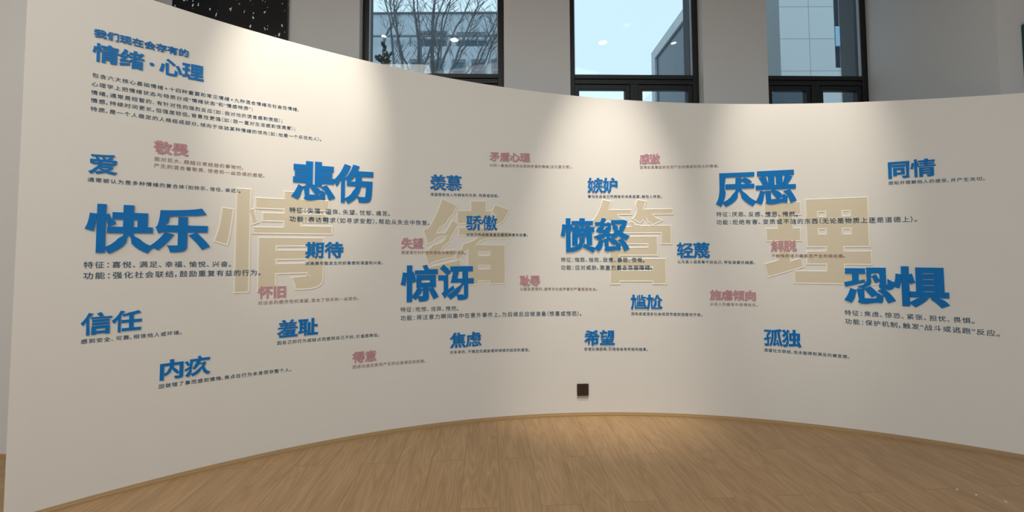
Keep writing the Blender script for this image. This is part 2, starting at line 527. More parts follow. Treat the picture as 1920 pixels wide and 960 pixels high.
# a white light raft under the ceiling, seen mirrored in two panes
zc = 3.9
cor = []
for px, py in ((-1.19, 5.96), (0.283, 5.49), (1.40, 6.03), (0.05, 6.67)):
    nx, ny = -SW, CW
    d = px * nx + (py - Y0) * ny - 0.115
    cor.append((px - 2 * d * nx, py - 2 * d * ny))
ccx = sum(c[0] for c in cor) / 4; ccy = sum(c[1] for c in cor) / 4
r = empty('ceiling_raft', (ccx, ccy, zc))
pts = [(x - ccx, y - ccy) for x, y in cor]
MB().prism(pts, 0.004, 0.05, lambda x, y, z: (x, y, z)).build('raft_body', M_RING, r)
MB().prism([(x * 0.97, y * 0.97) for x, y in pts], 0.0, 0.006, lambda x, y, z: (x, y, z)).build('diffuser', M_LENSW, r)
for hx in (-0.4, 0.4): MB().tube([(hx, 0, 0.05), (hx, 0, CEIL - zc)], 0.004).build('hanger', M_METAL, r)
tag(r, 'white four sided light raft hung below the ceiling, mirrored in the window panes', 'ceiling light')

# ------------------------------------------------------------------ lettering: glyph outlines -> bold cut-outs
tcu = bpy.data.curves.new('glyph', 'FONT')
tob = bpy.data.objects.new('glyph', tcu)
COL.objects.link(tob)
OUT = {}
def outline(ch):
    if ch in OUT: return OUT[ch]
    tcu.body = ch
    dg = bpy.context.evaluated_depsgraph_get()
    dg.update()
    cu = tob.to_curve(dg)
    cs = []
    for sp in cu.splines:
        P = []
        b = sp.bezier_points
        if len(b):
            for i in range(len(b)):
                p, q = b[i], b[(i + 1) % len(b)]
                a0, a1, a2, a3 = p.co, p.handle_right, q.handle_left, q.co
                d = (a3 - a0)
                dev = 0.0
                if d.length > 1e-7:
                    for h in (a1, a2):
                        r_ = h - a0
                        dev = max(dev, abs(d.x * r_.y - d.y * r_.x) / d.length)
                if dev < 0.002: P.append((a0.x, a0.y))
                else: P += [(c.x, c.y) for c in interpolate_bezier(a0, a1, a2, a3, 6)[:-1]]
        else:
            P = [(c.co.x, c.co.y) for c in sp.points]
        Q = []
        for c in P:
            if not Q or math.hypot(c[0] - Q[-1][0], c[1] - Q[-1][1]) > 0.0015: Q.append(c)
        if len(Q) > 2 and math.hypot(Q[0][0] - Q[-1][0], Q[0][1] - Q[-1][1]) < 0.0015: Q.pop()
        if len(Q) > 2: cs.append(np.array(Q))
    tob.to_curve_clear()
    OUT[ch] = cs
    return cs

def area(P):
    x, y = P[:, 0], P[:, 1]
    return 0.5 * np.sum(x * np.roll(y, -1) - y * np.roll(x, -1))

def embolden(cs, dx, dy, gap=0.0):
    """offset every contour outwards from the ink by dx across and dy up; strokes that face each other keep a gap"""
    if not cs: return cs
    sg = 1.0 if area(max(cs, key=lambda P: abs(area(P)))) > 0 else -1.0
    k = dx / dy if dy else 1.0
    sc = np.array([1.0, k])
    Qs = [P * sc for P in cs]
    A = np.concatenate(Qs); B = np.concatenate([np.roll(Q, -1, 0) for Q in Qs])
    out = []
    for Q in Qs:
        e = np.roll(Q, -1, 0) - Q
        L = np.maximum(np.linalg.norm(e, axis=1), 1e-9)
        nrm = np.stack([e[:, 1], -e[:, 0]], 1) / L[:, None] * sg
        d = np.full(len(Q), dx)
        if gap > 0:
            best = np.full(len(Q), 9.0)
            for t in (0.08, 0.5, 0.92):
                o = Q + e * t + nrm * 1e-4
                r = B - A
                w_ = A[None] - o[:, None]
                den = nrm[:, None, 0] * r[None, :, 1] - nrm[:, None, 1] * r[None, :, 0]
                den = np.where(np.abs(den) < 1e-9, 1e-9, den)
                tt = (w_[..., 0] * r[None, :, 1] - w_[..., 1] * r[None, :, 0]) / den
                uu = (w_[..., 0] * nrm[:, None, 1] - w_[..., 1] * nrm[:, None, 0]) / den
                ok = (tt > 1e-4) & (uu >= -0.02) & (uu <= 1.02)
                best = np.minimum(best, np.where(ok, tt, 9.0).min(1))
            d = np.clip((best - gap) / 2, 0.0, dx)
        n0, n1 = np.roll(nrm, 1, 0), nrm
        d0, d1 = np.roll(d, 1), d
        c = np.sum(n0 * n1, 1)
        det = n0[:, 0] * n1[:, 1] - n0[:, 1] * n1[:, 0]
        b = n0 + n1
        den = np.maximum(1 + c, 0.45)
        avg = Q + b / den[:, None] * (np.minimum(d0, d1))[:, None]
        sd = np.where(np.abs(det) < 1e-6, 1.0, det)
        p0 = np.sum(Q * n0, 1) + d0; p1 = np.sum(Q * n1, 1) + d1
        ex = np.stack([(p0 * n1[:, 1] - p1 * n0[:, 1]) / sd, (p1 * n0[:, 0] - p0 * n1[:, 0]) / sd], 1)
        use = (np.abs(det) > 0.3) & (np.linalg.norm(ex - Q, axis=1) < 2.2 * abs(dx))
        out.append(np.where(use[:, None], ex, avg) / sc)
    return out

def winding(cs, pts):
    wn = np.zeros(len(pts), int)
    x, y = pts[:, 0][:, None], pts[:, 1][:, None]
    for P in cs:
        x0, y0 = P[:, 0], P[:, 1]
        x1, y1 = np.roll(x0, -1), np.roll(y0, -1)
        cr_ = (x1 - x0) * (y - y0) - (x - x0) * (y1 - y0)
        wn += np.sum((y0 <= y) & (y1 > y) & (cr_ > 0), 1) - np.sum((y0 > y) & (y1 <= y) & (cr_ < 0), 1)
    return wn

def fill(cs, inner=None, cut=None):
    """triangulate the union of the contours; returns verts, tris, inner flag per tri, boundary edges"""
    vs, es = [], []
    for P in cs + (inner or []):
        o = len(vs); n = len(P)
        vs += [Vector((float(a), float(b))) for a, b in P]
        es += [(o + i, o + (i + 1) % n) for i in range(n)]
    if cut:
        allp = np.concatenate(cs)
        x0, x1, y0, y1 = allp[:, 0].min(), allp[:, 0].max(), allp[:, 1].min() - 0.1, allp[:, 1].max() + 0.1
        k = max(1, int(math.ceil((x1 - x0) / cut)))
        for i in range(1, k):
            x = x0 + (x1 - x0) * i / k + 0.00037
            o = len(vs)
            vs += [Vector((x, y0)), Vector((x, y1))]
            es.append((o, o + 1))
    V, _, Fc, _, _, _ = delaunay_2d_cdt(vs, es, [], 0, 1e-5)
    V = np.array([(v.x, v.y) for v in V]); Fc = np.array([f for f in Fc if len(f) == 3])
    cen = V[Fc].mean(1)
    keep = winding(cs, cen) != 0
    Fc, cen = Fc[keep], cen[keep]
    inn = winding(inner, cen) != 0 if inner else np.ones(len(Fc), bool)
    A = V[Fc]
    ar = (A[:, 1, 0] - A[:, 0, 0]) * (A[:, 2, 1] - A[:, 0, 1]) - (A[:, 1, 1] - A[:, 0, 1]) * (A[:, 2, 0] - A[:, 0, 0])
    fl_ = ar < 0
    Fc[fl_] = Fc[fl_][:, ::-1]
    edges = {}
    for f in Fc:
        for i in range(3):
            a, b = int(f[i]), int(f[(i + 1) % 3])
            if (b, a) in edges: del edges[(b, a)]
            else: edges[(a, b)] = 1
    return V, Fc, inn, list(edges)

GL = {}
def glyph(ch, dx, dy, cut=None, gap=0.0):
    key = (ch, dx, dy, cut, gap)
    if key not in GL:
        cs = embolden(outline(ch), dx, dy, gap) if dx else outline(ch)
        GL[key] = fill(cs, None, cut) if cs else None
    return GL[key]

def cutout(V, Fc, edges, f, n0, n1, M):
    """solid letter from the wall (n0) to its face (n1), bent to the curved wall; f maps glyph xy to (s, z)"""
    m = MB()
    used = sorted(set(Fc.ravel().tolist()))
    ix = {u: i for i, u in enumerate(used)}
    k = len(used)
    sz = [f(*V[u]) for u in used]
    m.v = [bend(s, z, n1) for s, z in sz] + [bend(s, z, n0) for s, z in sz]
    m.f = [tuple(ix[int(i)] for i in t) for t in Fc]
    for a, b in edges:
        if a in ix and b in ix: m.f.append((ix[a], ix[a] + k, ix[b] + k, ix[b]))
    m.v = [tuple(M @ Vector(p)) for p in m.v]
    return m

def anchor(name, s, z):
    p = bend(s, z)
    o = empty(name, p, -s / AR)
    M = Matrix.Translation(p) @ Matrix.Rotation(-s / AR, 4, 'Z')
    return o, M.inverted()


def heading(text, L, R, T, B, mat_, depth, label, bold=1.0, name='raised_heading', cat='lettering'):
    sL, _ = on_wall(*L); sR, _ = on_wall(*R); _, zT = on_wall(*T); _, zB = on_wall(*B)
    size = zT - zB
    items, x = [], 0.0
    for ch in text:
        dx, dy = (0.045, 0.038) if size > 0.2 else (0.038, 0.031)
        adv = 0.62 if ch == '·' else 1.0
        items.append((ch, x + (0.18 if ch == '·' else 0), dx * bold, dy * bold)); x += adv
    gl = []
    for ch, x0, dx, dy in items:
        g = glyph(ch, dx, dy, 0.25 if size > 0.2 else None, 0.024 if size > 0.2 else 0.045)
        gl.append((g, x0))
    ink = np.concatenate([g[0][np.unique(g[1])] + np.array([x0, 0]) for g, x0 in gl])
    mn, mx_ = ink.min(0), ink.max(0)
    fx = (sR - sL) / (mx_[0] - mn[0]); fz = (zT - zB) / (mx_[1] - mn[1])
    r, M = anchor(name, (sL + sR) / 2, zB)
    for (g, x0), it in zip(gl, items):
        f = lambda a, b, x0=x0: (sL + (a + x0 - mn[0]) * fx, zB + (b - mn[1]) * fz)
        V, Fc, inn, ed = g
        cutout(V, Fc, ed, f, 0.0, depth, M).build('dot' if it[0] == '·' else 'character', mat_, r)
    return tag(r, label, cat)

BOARDS = []                                         # outlines of the beige boards in (s, z), for the print lying over them
BD = 0.0031
def board(ch, L, R, T, B, dx, dy, label):
    sL, _ = on_wall(*L); sR, _ = on_wall(*R); _, zT = on_wall(*T); _, zB = on_wall(*B)
    cs = embolden(outline(ch), dx, dy, 0.030)
    ink = np.concatenate(cs)
    mn, mx_ = ink.min(0), ink.max(0)
    fx = (sR - sL) / (mx_[0] - mn[0]); fz = (zT - zB) / (mx_[1] - mn[1])
    rim = 0.0105                                    # a rounded cream bead runs round a flat beige face
    tos = lambda P: np.stack([sL + (P[:, 0] - mn[0]) * fx, zB + (P[:, 1] - mn[1]) * fz], 1)
    cs = [tos(P) for P in cs]
    mid, inner = embolden(cs, -0.5 * rim, -0.5 * rim), embolden(cs, -rim, -rim)
    BOARDS.append(cs)
    V, Fc, _, ed = fill(cs, mid + inner, 0.05)
    cen = V[Fc].mean(1)
    inn = winding(inner, cen) != 0
    band = (winding(mid, cen) != 0) & ~inn
    outb = ~inn & ~band
    H = np.full(len(V), 0.0015)
    ridge = set(Fc[band].ravel().tolist()) & set(Fc[outb].ravel().tolist())
    H[sorted(ridge)] = BD
    r, M = anchor('relief_character', (sL + sR) / 2, zB)
    def part(tris, side, name, mt):
        used = sorted(set(tris.ravel().tolist())); ix = {u: i for i, u in enumerate(used)}; k = len(used)
        m = MB()
        m.v = [bend(V[u][0], V[u][1], H[u]) for u in used]
        m.f = [tuple(ix[int(i)] for i in t) for t in tris]
        if side:
            m.v += [bend(V[u][0], V[u][1], 0.0) for u in used]
            m.f += [(ix[a], ix[a] + k, ix[b] + k, ix[b]) for a, b in ed if a in ix and b in ix]
        m.build(name, mt, r, M)
    part(Fc[inn], False, 'face', M_BEIGE)
    part(Fc[~inn], True, 'bevelled_edge', M_RIM)
    return tag(r, label, 'lettering', 'large beige relief characters')

ADV = {'：': 0.55, '、': 0.62, '，': 0.45, '。': 0.55, '（': 0.45, '）': 0.45, '“': 0.42, '”': 0.42, '；': 0.5, '＋': 0.8, '+': 0.75}
CEN = {'：', '“', '”', '；', '＋', '+'}
def line_mesh(text, a, b, wt, M, track=1.10):
    s0, z0 = on_wall(*a); s1, z1 = on_wall(*b)
    units = sum(ADV.get(c, 1.0) for c in text)
    pitch = (s1 - s0) / units
    em = pitch / track
    m = MB()
    s = s0
    for ch in text:
        w_ = ADV.get(ch, 1.0) * pitch
        g = glyph(ch, wt, wt)
        if g:
            V, Fc, inn, ed = g
            ink = V[np.unique(Fc)]
            x0, x1 = ink[:, 0].min(), ink[:, 0].max()
            if ch in ADV:
                left = s + (w_ - (x1 - x0) * em) * (0.5 if ch in CEN else (0.8 if ch == '（' else 0.15)) - x0 * em
            else:
                left = s + (w_ - em) / 2
            zb = z0 + (z1 - z0) * (s + w_ / 2 - s0) / (s1 - s0) - 0.38 * em
            c_ = np.array([[left + 0.5 * em, zb + 0.38 * em]])
            over = any(winding(cs, c_)[0] != 0 for cs in BOARDS)
            if not over:                            # a glyph that touches a board anywhere rides on it
                q = np.stack([left + ink[:, 0] * em, zb + ink[:, 1] * em], 1)
                over = any((winding(cs, q) != 0).any() for cs in BOARDS)
            n1 = 0.0033 if over else 0.0012
            c2 = cutout(V, Fc, ed, lambda x, y: (left + x * em, zb + y * em), 0.0, n1, M)
            m.add(c2.v, c2.f)
        s += w_
    return m

def caption(lines, label, pink=False, wt=0.006, track=1.10):
    mt = M_BROWN if pink else M_NAVY
    (sA, zA), (sB, zB) = on_wall(*lines[0][1]), on_wall(*lines[-1][2])
    r, M = anchor('printed_caption', sA, min(zA, zB) - 0.02)
    if len(lines) == 1:
        bpy.data.objects.remove(r)
        p = bend(sA, min(zA, zB) - 0.02)
        o = line_mesh(*lines[0], wt, M, track).build('printed_caption', mt)
        o.location = p; o.rotation_euler = (0, 0, -sA / AR)
    else:
        o = r
        for ln in lines:
            line_mesh(*ln, wt, M, track).build('text_line', mt, r)
    return tag(o, label, 'printed text')

# --- the four large beige boards
board('情', (399.5, 447.5), (624.3, 440), (452, 352.7), (446, 550.6), 0.050, 0.042, 'large beige relief character 情 with cream edge, leftmost of the four behind the lettering')
board('绪', (791.2, 427.7), (958.1, 424), (825, 370.4), (950.4, 533.8), 0.070, 0.062, 'large beige relief character 绪 behind the blue 骄傲 (pride) and 惊讶 (surprise)')
board('管', (1105.3, 410.6), (1263.4, 400.3), (1165, 373.8), (1165, 534.3), 0.052, 0.044, 'large beige relief character 管 behind the blue 愤怒 (anger)')
board('理', (1431.2, 496.5), (1646.7, 536), (1631.9, 368.3), (1499, 532.5), 0.050, 0.043, 'large beige relief character 理, rightmost of the four, behind 厌恶 and 恐惧')

# --- raised headings
BIG, SM = 0.0062, 0.0042
heading('我们现在会存有的', (176.3, 61.3), (353.5, 100), (178.8, 53.5), (178.8, 69.5), M_BLUE, 0.005, 'small blue raised line 我们现在会存有的, topmost lettering on the curved wall', 0.6)
heading('情绪·心理', (173.5, 94.4), (381.9, 150), (183.8, 80.6), (182.5, 115.5), M_BLUE, SM, 'blue raised title 情绪·心理 above the five line paragraph at top left', 0.95)
heading('快乐', (159, 427), (393.5, 466), (189, 382.3), (182, 476), M_BLUE, BIG, 'largest blue raised heading 快乐 (joy), at the left beside beige 情')
heading('悲伤', (545.8, 370), (700, 322.5), (577.5, 302), (640.8, 381.3), M_BLUE, BIG, 'big blue raised heading 悲伤 (sadness) over the top right of beige 情')
heading('惊讶', (750.9, 532.8), (888, 526.9), (765.7, 496.8), (764.7, 566.4), M_BLUE, BIG, 'big blue raised heading 惊讶 (surprise) over the lower left of beige 绪')
heading('愤怒', (1051, 439.3), (1180.5, 441.6), (1064, 408.8), (1064, 473.6), M_BLUE, BIG, 'big blue raised heading 愤怒 (anger) over the left of beige 管')
heading('厌恶', (1342.3, 385), (1493.3, 377.3), (1480, 318.5), (1350, 388.3), M_BLUE, BIG, 'big blue raised heading 厌恶 (disgust) above the top left of beige 理')
heading('恐惧', (1583, 559.7), (1780, 551.7), (1695.5, 499.1), (1765, 578.3), M_BLUE, BIG, 'big blue raised heading 恐惧 (fear), rightmost large heading on the wall')
heading('爱', (165, 325), (220.9, 302), (170, 286.6), (216.5, 329.4), M_BLUE, SM, 'small blue raised single character 爱 (love) above the heading 快乐')
heading('信任', (151.2, 603.5), (265.8, 597.8), (259.7, 580), (158.9, 629.3), M_BLUE, SM, 'small blue raised heading 信任 (trust) at far left below 快乐')
heading('内疚', (299.3, 714.2), (395.2, 670.4), (378.4, 666.3), (299.7, 714.9), M_BLUE, SM, 'small blue raised heading 内疚 (guilt), lowest heading on the wall')
heading('羞耻', (519.1, 615.4), (596, 611.9), (585.9, 595.6), (523.9, 634), M_BLUE, SM, 'small blue raised heading 羞耻 (shame) below the pink 怀旧')
heading('羡慕', (806.2, 341.9), (866.2, 343.7), (816.6, 326.9), (845.6, 358.2), M_BLUE, SM, 'small blue raised heading 羡慕 (envy) above beige 绪')
heading('骄傲', (873.4, 410), (932.8, 430), (909.4, 403.7), (896.2, 432.8), M_BLUE, SM, 'small blue raised heading 骄傲 (pride) in the middle of beige 绪')
heading('期待', (572, 470), (643.8, 470), (578.8, 453), (575, 485.3), M_BLUE, SM, 'small blue raised heading 期待 (anticipation) over the right edge of beige 情')
heading('嫉妒', (1101.3, 345.5), (1157.8, 343), (1104.4, 333.3), (1118.8, 362.4), M_BLUE, SM, 'small blue raised heading 嫉妒 (jealousy) above beige 管')
heading('同情', (1665, 317.5), (1754, 308.8), (1736, 297.5), (1668.8, 335.4), M_BLUE, SM, 'small blue raised heading 同情 (compassion), topmost blue heading at far right')
heading('轻蔑', (1269.1, 479.4), (1331, 481.7), (1324, 454.2), (1303, 484.5), M_BLUE, SM, 'small blue raised heading 轻蔑 (contempt) between beige 管 and 理')
heading('焦虑', (843, 637.2), (902.7, 632.8), (890, 621.4), (848.4, 653.2), M_BLUE, SM, 'small blue raised heading 焦虑 (anxiety) below the captions of 惊讶')
heading('希望', (1095.2, 628.4), (1152.5, 646), (1100, 618.6), (1111, 647.5), M_BLUE, SM, 'small blue raised heading 希望 (hope) above the wall socket')
heading('尴尬', (1182.5, 564), (1242, 573.3), (1187.8, 552.2), (1189, 580.9), M_BLUE, SM, 'small blue raised heading 尴尬 (embarrassment) below beige 管')
heading('孤独', (1431.7, 621.7), (1502.7, 651.7), (1480, 617.7), (1501.7, 652.3), M_BLUE, SM, 'small blue raised heading 孤独 (loneliness) low on the right below beige 理')
PK = 0.0040
heading('敬畏', (287.8, 274.4), (354, 283.1), (292.5, 263.1), (351.9, 294), M_PINK, PK, 'pink raised heading 敬畏 (awe), leftmost pink heading')
heading('矛盾心理', (917.4, 292), (993.8, 303.9), (922, 284.8), (992.4, 304.9), M_PINK, PK, 'pink raised four character heading 矛盾心理 (ambivalence) at top centre')
heading('感激', (1198.7, 296), (1237.8, 305), (1228, 288.2), (1208.6, 307.8), M_PINK, PK, 'pink raised heading 感激 (gratitude), above and right of blue 嫉妒')
heading('失望', (751.9, 462.5), (793.4, 465.5), (780.6, 445.7), (787.5, 466.5), M_PINK, PK, 'pink raised heading 失望 (disappointment) just above blue 惊讶')
heading('耻辱', (974.5, 534.8), (1013, 532.8), (978.5, 516), (1005, 535.6), M_PINK, PK, 'pink raised heading 耻辱 (disgrace) between blue 惊讶 and beige 管')
heading('怀旧', (483, 555), (535.8, 557.5), (491, 536.3), (487.5, 560), M_PINK, PK, 'pink raised heading 怀旧 (nostalgia) at the foot of beige 情')
heading('得意', (660.3, 673.9), (705.4, 676.5), (694.8, 656.1), (664.7, 681), M_PINK, PK, 'pink raised heading 得意 (smugness), lowest pink heading')
heading('解脱', (1445.4, 468.3), (1493.8, 468.3), (1451, 450.6), (1487.5, 471.5), M_PINK, PK, 'pink raised heading 解脱 (relief) on the left side of beige 理')
heading('施虐倾向', (1330.6, 559.6), (1417.4, 559.6), (1335.6, 543), (1414.7, 564.6), M_PINK, PK, 'pink raised four character heading 施虐倾向 (sadistic tendency) below and left of beige 理')

# --- printed captions
caption([('包含六大核心基础情绪+十四种重要和常见情绪+九种混合情绪与社会性情绪，', (171.7, 140), (561.7, 206)),
         ('心理学上把情绪状态与特质分成“情绪状态”和“情感特质”：', (170.7, 156.7), (476, 205)),
         ('情绪，通常是短暂的、有针对性的强烈反应（如：我对他的谎言感到愤怒）；', (170, 172.3), (531, 226.7)),
         ('情感，持续时间更长，但强度较低，背景性更强（如：我一直对生活感到很满意）；', (169.3, 187.3), (555, 241.7)),
         ('特质，是一个人稳定的人格组成部分，倾向于体验某种情绪的倾向（如：他是一个乐观的人）。', (168.7, 203.3), (604.3, 261.7))],
        'five line navy paragraph printed under the title at top left')
caption([('通常被认为是多种情绪的复合体（如快乐、信任、亲近）。', (163, 336.1), (453, 358.3))], 'one line of navy print under 爱 (love)')
caption([('面对巨大、超越日常经验的事物时，', (288, 297.3), (457.5, 315)), ('产生的混合着敬畏、惊奇和一丝恐惧的感受。', (287.5, 309.8), (498, 330))], 'two lines of faint brown print under pink 敬畏 (awe)', True)
caption([('特征：喜悦、满足、幸福、愉悦、兴奋。', (155, 496.7), (436.7, 495)), ('功能：强化社会联结，鼓励重复有益的行为。', (154.3, 517.3), (491.7, 510.7))], 'two lines of navy print under 快乐 (joy)')
caption([('特征：失落、沮丧、失望、忧郁、痛苦。', (541.7, 393.3), (733.3, 400.8)), ('功能：表达需求（如寻求安慰），帮助从失去中恢复。', (541.7, 410), (807.5, 418))], 'two lines of navy print under 悲伤 (sadness)')
caption([('渴望拥有他人所拥有的东西、特质或成就。', (806.2, 364.4), (936.5, 367.2))], 'one line of navy print under 羡慕 (envy)')
caption([('对自己的成就或身份感到满意和自豪。', (873.7, 439.7), (991, 440.7))], 'one line of navy print under 骄傲 (pride)')
caption([('对同一事物同时存在两种矛盾的情绪（如又爱又恨）。', (917.4, 309.8), (1074, 313))], 'one line of faint brown print under pink 矛盾心理 (ambivalence)', True)
caption([('因得到恩惠或好处而产生的感谢和快乐的情绪。', (1199, 313.8), (1349.2, 311.1))], 'one line of faint brown print under pink 感激 (gratitude)', True)
caption([('害怕失去自己所拥有的关系或爱，被他人夺走。', (1101.8, 368.4), (1242.4, 368.4))], 'one line of navy print under 嫉妒 (jealousy)')
caption([('特征：厌恶、反感、憎恶、愕然。', (1342.3, 401.7), (1498.3, 401)), ('功能：拒绝有害、变质或不洁的东西（无论是物质上还是道德上）。', (1342.3, 416.7), (1722.7, 410.7))], 'two lines of navy print under 厌恶 (disgust)')
caption([('感知并理解他人的感受，并产生关切。', (1665, 343.5), (1849.4, 334.4))], 'one line of navy print under 同情 (compassion)')
caption([('对未来可能发生的好事感到渴望和兴奋。', (572, 493.8), (719.3, 492.7))], 'one line of navy print under 期待 (anticipation)')
caption([('期望落空时产生的悲伤与惊讶的混合。', (751.9, 473.4), (874.6, 473.8))], 'one line of faint brown print under pink 失望 (disappointment)', True)
caption([('特征：吃惊、诧异、愕然。', (750, 580.7), (861.7, 578.3)), ('功能：将注意力瞬间集中在意外事件上，为后续反应做准备（惊喜或惊恐）。', (750, 596.7), (1092.3, 587.7))], 'two lines of navy print under 惊讶 (surprise)')
caption([('对过去的感伤性的渴望，混合了快乐和一丝悲伤。', (482.7, 568.3), (674, 559.3))], 'one line of faint brown print under pink 怀旧 (nostalgia)', True)
caption([('感到安全、可靠，相信他人或环境。', (150.3, 641.1), (343, 622.8))], 'one line of navy print under 信任 (trust)')
caption([('因自己的行为或缺点而感到自己不好，价值感降低。', (518.6, 643.4), (712.5, 627.8))], 'one line of navy print under 羞耻 (shame)')
caption([('因做错了事而感到懊悔，焦点在行为本身而非整个人。', (296.3, 725.1), (548, 692.3))], 'one line of navy print under 内疚 (guilt)')
caption([('因成功或优势而产生的过度满足和骄傲。', (660.3, 688.4), (799.3, 676.5))], 'one line of faint brown print under pink 得意 (smugness)', True)
caption([('对未来的、不确定的威胁感到持续的担忧和紧张。', (843, 660.8), (994.4, 655.8))], 'one line of navy print under 焦虑 (anxiety)')
caption([('即使处境困难，仍相信会有积极的结果。', (1095.2, 654.7), (1216, 655.1))], 'one line of navy print under 希望 (hope)')
caption([('因失态或违反社会规范而感到短暂的不安。', (1183, 588.2), (1318.4, 590.5))], 'one line of navy print under 尴尬 (embarrassment)')
caption([('比羞耻更强烈，通常与社会声誉的严重受损有关。', (974.5, 541.7), (1121.3, 542.4))], 'one line of faint brown print under pink 耻辱 (disgrace)', True)
caption([('特征：恼怒、挫败、敌意、暴怒、愤慨。', (1051, 486.9), (1210.3, 487.4)), ('功能：应对威胁，激发力量去克服障碍。', (1051, 501.6), (1225, 501.8))], 'two lines of navy print under 愤怒 (anger)')
caption([('认为某人或某事不如自己，带有道德优越感。', (1269.8, 490.8), (1417, 492.4))], 'one line of navy print under 轻蔑 (contempt)')
caption([('不愉快的状况结束后产生的轻松感。', (1445.8, 479.4), (1586, 479.8))], 'one line of faint brown print under pink 解脱 (relief)', True)
caption([('从他人的痛苦中获得快乐。', (1330.6, 569.9), (1422.2, 572.2))], 'one line of faint brown print under pink 施虐倾向 (sadistic tendency)', True)
caption([('特征：焦虑、惊恐、紧张、担忧、畏惧。', (1582.7, 585.7), (1831, 602.2)), ('功能：保护机制，触发“战斗或逃跑”反应。', (1583.4, 601.8), (1878.8, 626.1))], 'two lines of navy print under 恐惧 (fear)')
caption([('渴望社交联结，但未能得到满足的痛苦感。', (1431.7, 656), (1594.3, 669.3))], 'one line of navy print under 孤独 (loneliness)')
bpy.data.objects.remove(tob)

# ------------------------------------------------------------------ wall socket
(sa, za), (sb, zb_) = on_wall(1082, 741.5), on_wall(1103, 719.5)
sc_ = (sa + sb) / 2
r, M = anchor('wall_socket', sc_, za)
h = 0.0435
Tn = lambda x, n, z: (x, -n, z)
MB().box(-h, h, 0.003, 0.010, 0.0, 0.087, Tn).build('faceplate', M_OUTLET, r, bevel=0.003)
MB().box(-h + 0.001, h - 0.001, 0.0, 0.0032, 0.001, 0.086, Tn).build('backplate', M_HOLE, r)
MB().box(-h + 0.001, h - 0.001, 0.0, 0.003, -0.0195, 0.0005, Tn).build('mounting_strip', M_GREYPL, r)
def slot(x, z, w_, h_, ang=0.0):
    c, s = math.cos(ang), math.sin(ang)
    q = [(-w_, -h_), (w_, -h_), (w_, h_), (-w_, h_)]
    MB().prism([(x + a * c - b * s, z + a * s + b * c) for a, b in q], 0.0098, 0.0104, lambda a, b, n: (a, -n, b)).build('slot', M_HOLE, r)
slot(-0.007, 0.062, 0.0012, 0.0045); slot(0.007, 0.062, 0.0012, 0.0045)
slot(0.0, 0.040, 0.0012, 0.0045); slot(-0.008, 0.026, 0.0012, 0.0045, 0.5); slot(0.008, 0.026, 0.0012, 0.0045, -0.5)
tag(r, 'small dark brown square wall socket low on the curved wall above the floor', 'socket')

# ------------------------------------------------------------------ small things in the room
random.seed(4)
for (x, y), lab in zip([(1795, 917.5), (1831, 928), (1886, 940.5), (915.5, 888)],
                       ['white paper scrap on the wood floor at lower right, nearest the curved wall', 'white paper scrap on the wood floor at lower right, middle of three',
                        'white paper scrap on the wood floor at lower right, nearest the corner', 'tiny white speck on the floor planks at centre']):
    p = on_floor(x, y)
    a = random.random() * 3
    q = [(0.009, 0.0), (0.003, 0.004), (-0.008, 0.003), (-0.005, -0.004)]
    k = 0.5 if x < 1000 else 1.0
    o = MB().prism([(k * (u * math.cos(a) - v * math.sin(a)), k * (u * math.sin(a) + v * math.cos(a))) for u, v in q], 0.0, 0.0012, lambda u, v, n: (u, v, n)).build('paper_scrap', M_PAPER)
    o.location = p
    tag(o, lab, 'scrap', 'paper scraps')
# teal acrylic sign on the right wall, cut by the edge of the picture
tx, ty, tz = on_y(1914, 42, 2.60)
r = empty('acrylic_sign', (tx, 2.60, tz - 0.42))
MB().box(0.0, 0.55, -0.030, -0.022, 0.0, 0.42).build('acrylic_sheet', M_TEAL, r, bevel=0.002)
for hx in (0.0, 0.5): MB().box(hx, hx + 0.006, -0.022, 0.0, 0.02, 0.40).build('standoff', M_TEALD, r)
tag(r, 'teal acrylic sign on the grey wall at the right edge above the curved wall', 'sign')

# ------------------------------------------------------------------ outside
tag(MB().box(-40, 45, 3.9, 60, -0.25, -0.15).build('ground', M_GROUND), kind='structure')

# pale building across the yard, behind the first window
BY = 14.0
b0 = on_y(560, 8, BY); b1 = on_y(929.4, 13.3, BY)
M_FAC = tile_mat('pale facade panels', (0.50, 0.55, 0.60), 1.0, 1.45, 0.012, 0.8, 0.0)
x0, x1, zr = -9.0, b1[0], (b1[2] + on_y(705.4, 8.9, BY)[2]) / 2
zl = on_y(820, 87, BY)[2]
r = empty('pale_building', ((x0 + x1) / 2, BY, -0.15))
ox = (x0 + x1) / 2
T = lambda x, y, z: (x - ox, y - BY, z + 0.15)
zrail = on_y(820, 66, BY)[2]
MB().box(x0, x1 - 0.02, BY, BY + 6, -0.15, zl, T).build('wall', M_FAC, r)
MB().box(x0, x1, BY + 0.5, BY + 6, zl, zr, T).build('upper_wall', M_FAC, r)
MB().box(x0, x1 + 0.06, BY + 0.42, BY + 6, zr, zr + 0.04, T).build('coping', M_METAL, r)
rl = MB().box(x0, x1 + 0.1, BY + 0.02, BY + 0.07, zrail - 0.03, zrail + 0.03, T).build('railing', M_METAL, r)
xx = on_y(743.5, 80, BY)[0]
step = on_y(768.8, 80, BY)[0] - xx
i = -4
while xx + i * step < x1:
    X = xx + i * step
    MB().box(X - 0.022, X + 0.022, BY + 0.025, BY + 0.065, zl, zrail - 0.03, T).build('post', M_METAL, rl)
    i += 1
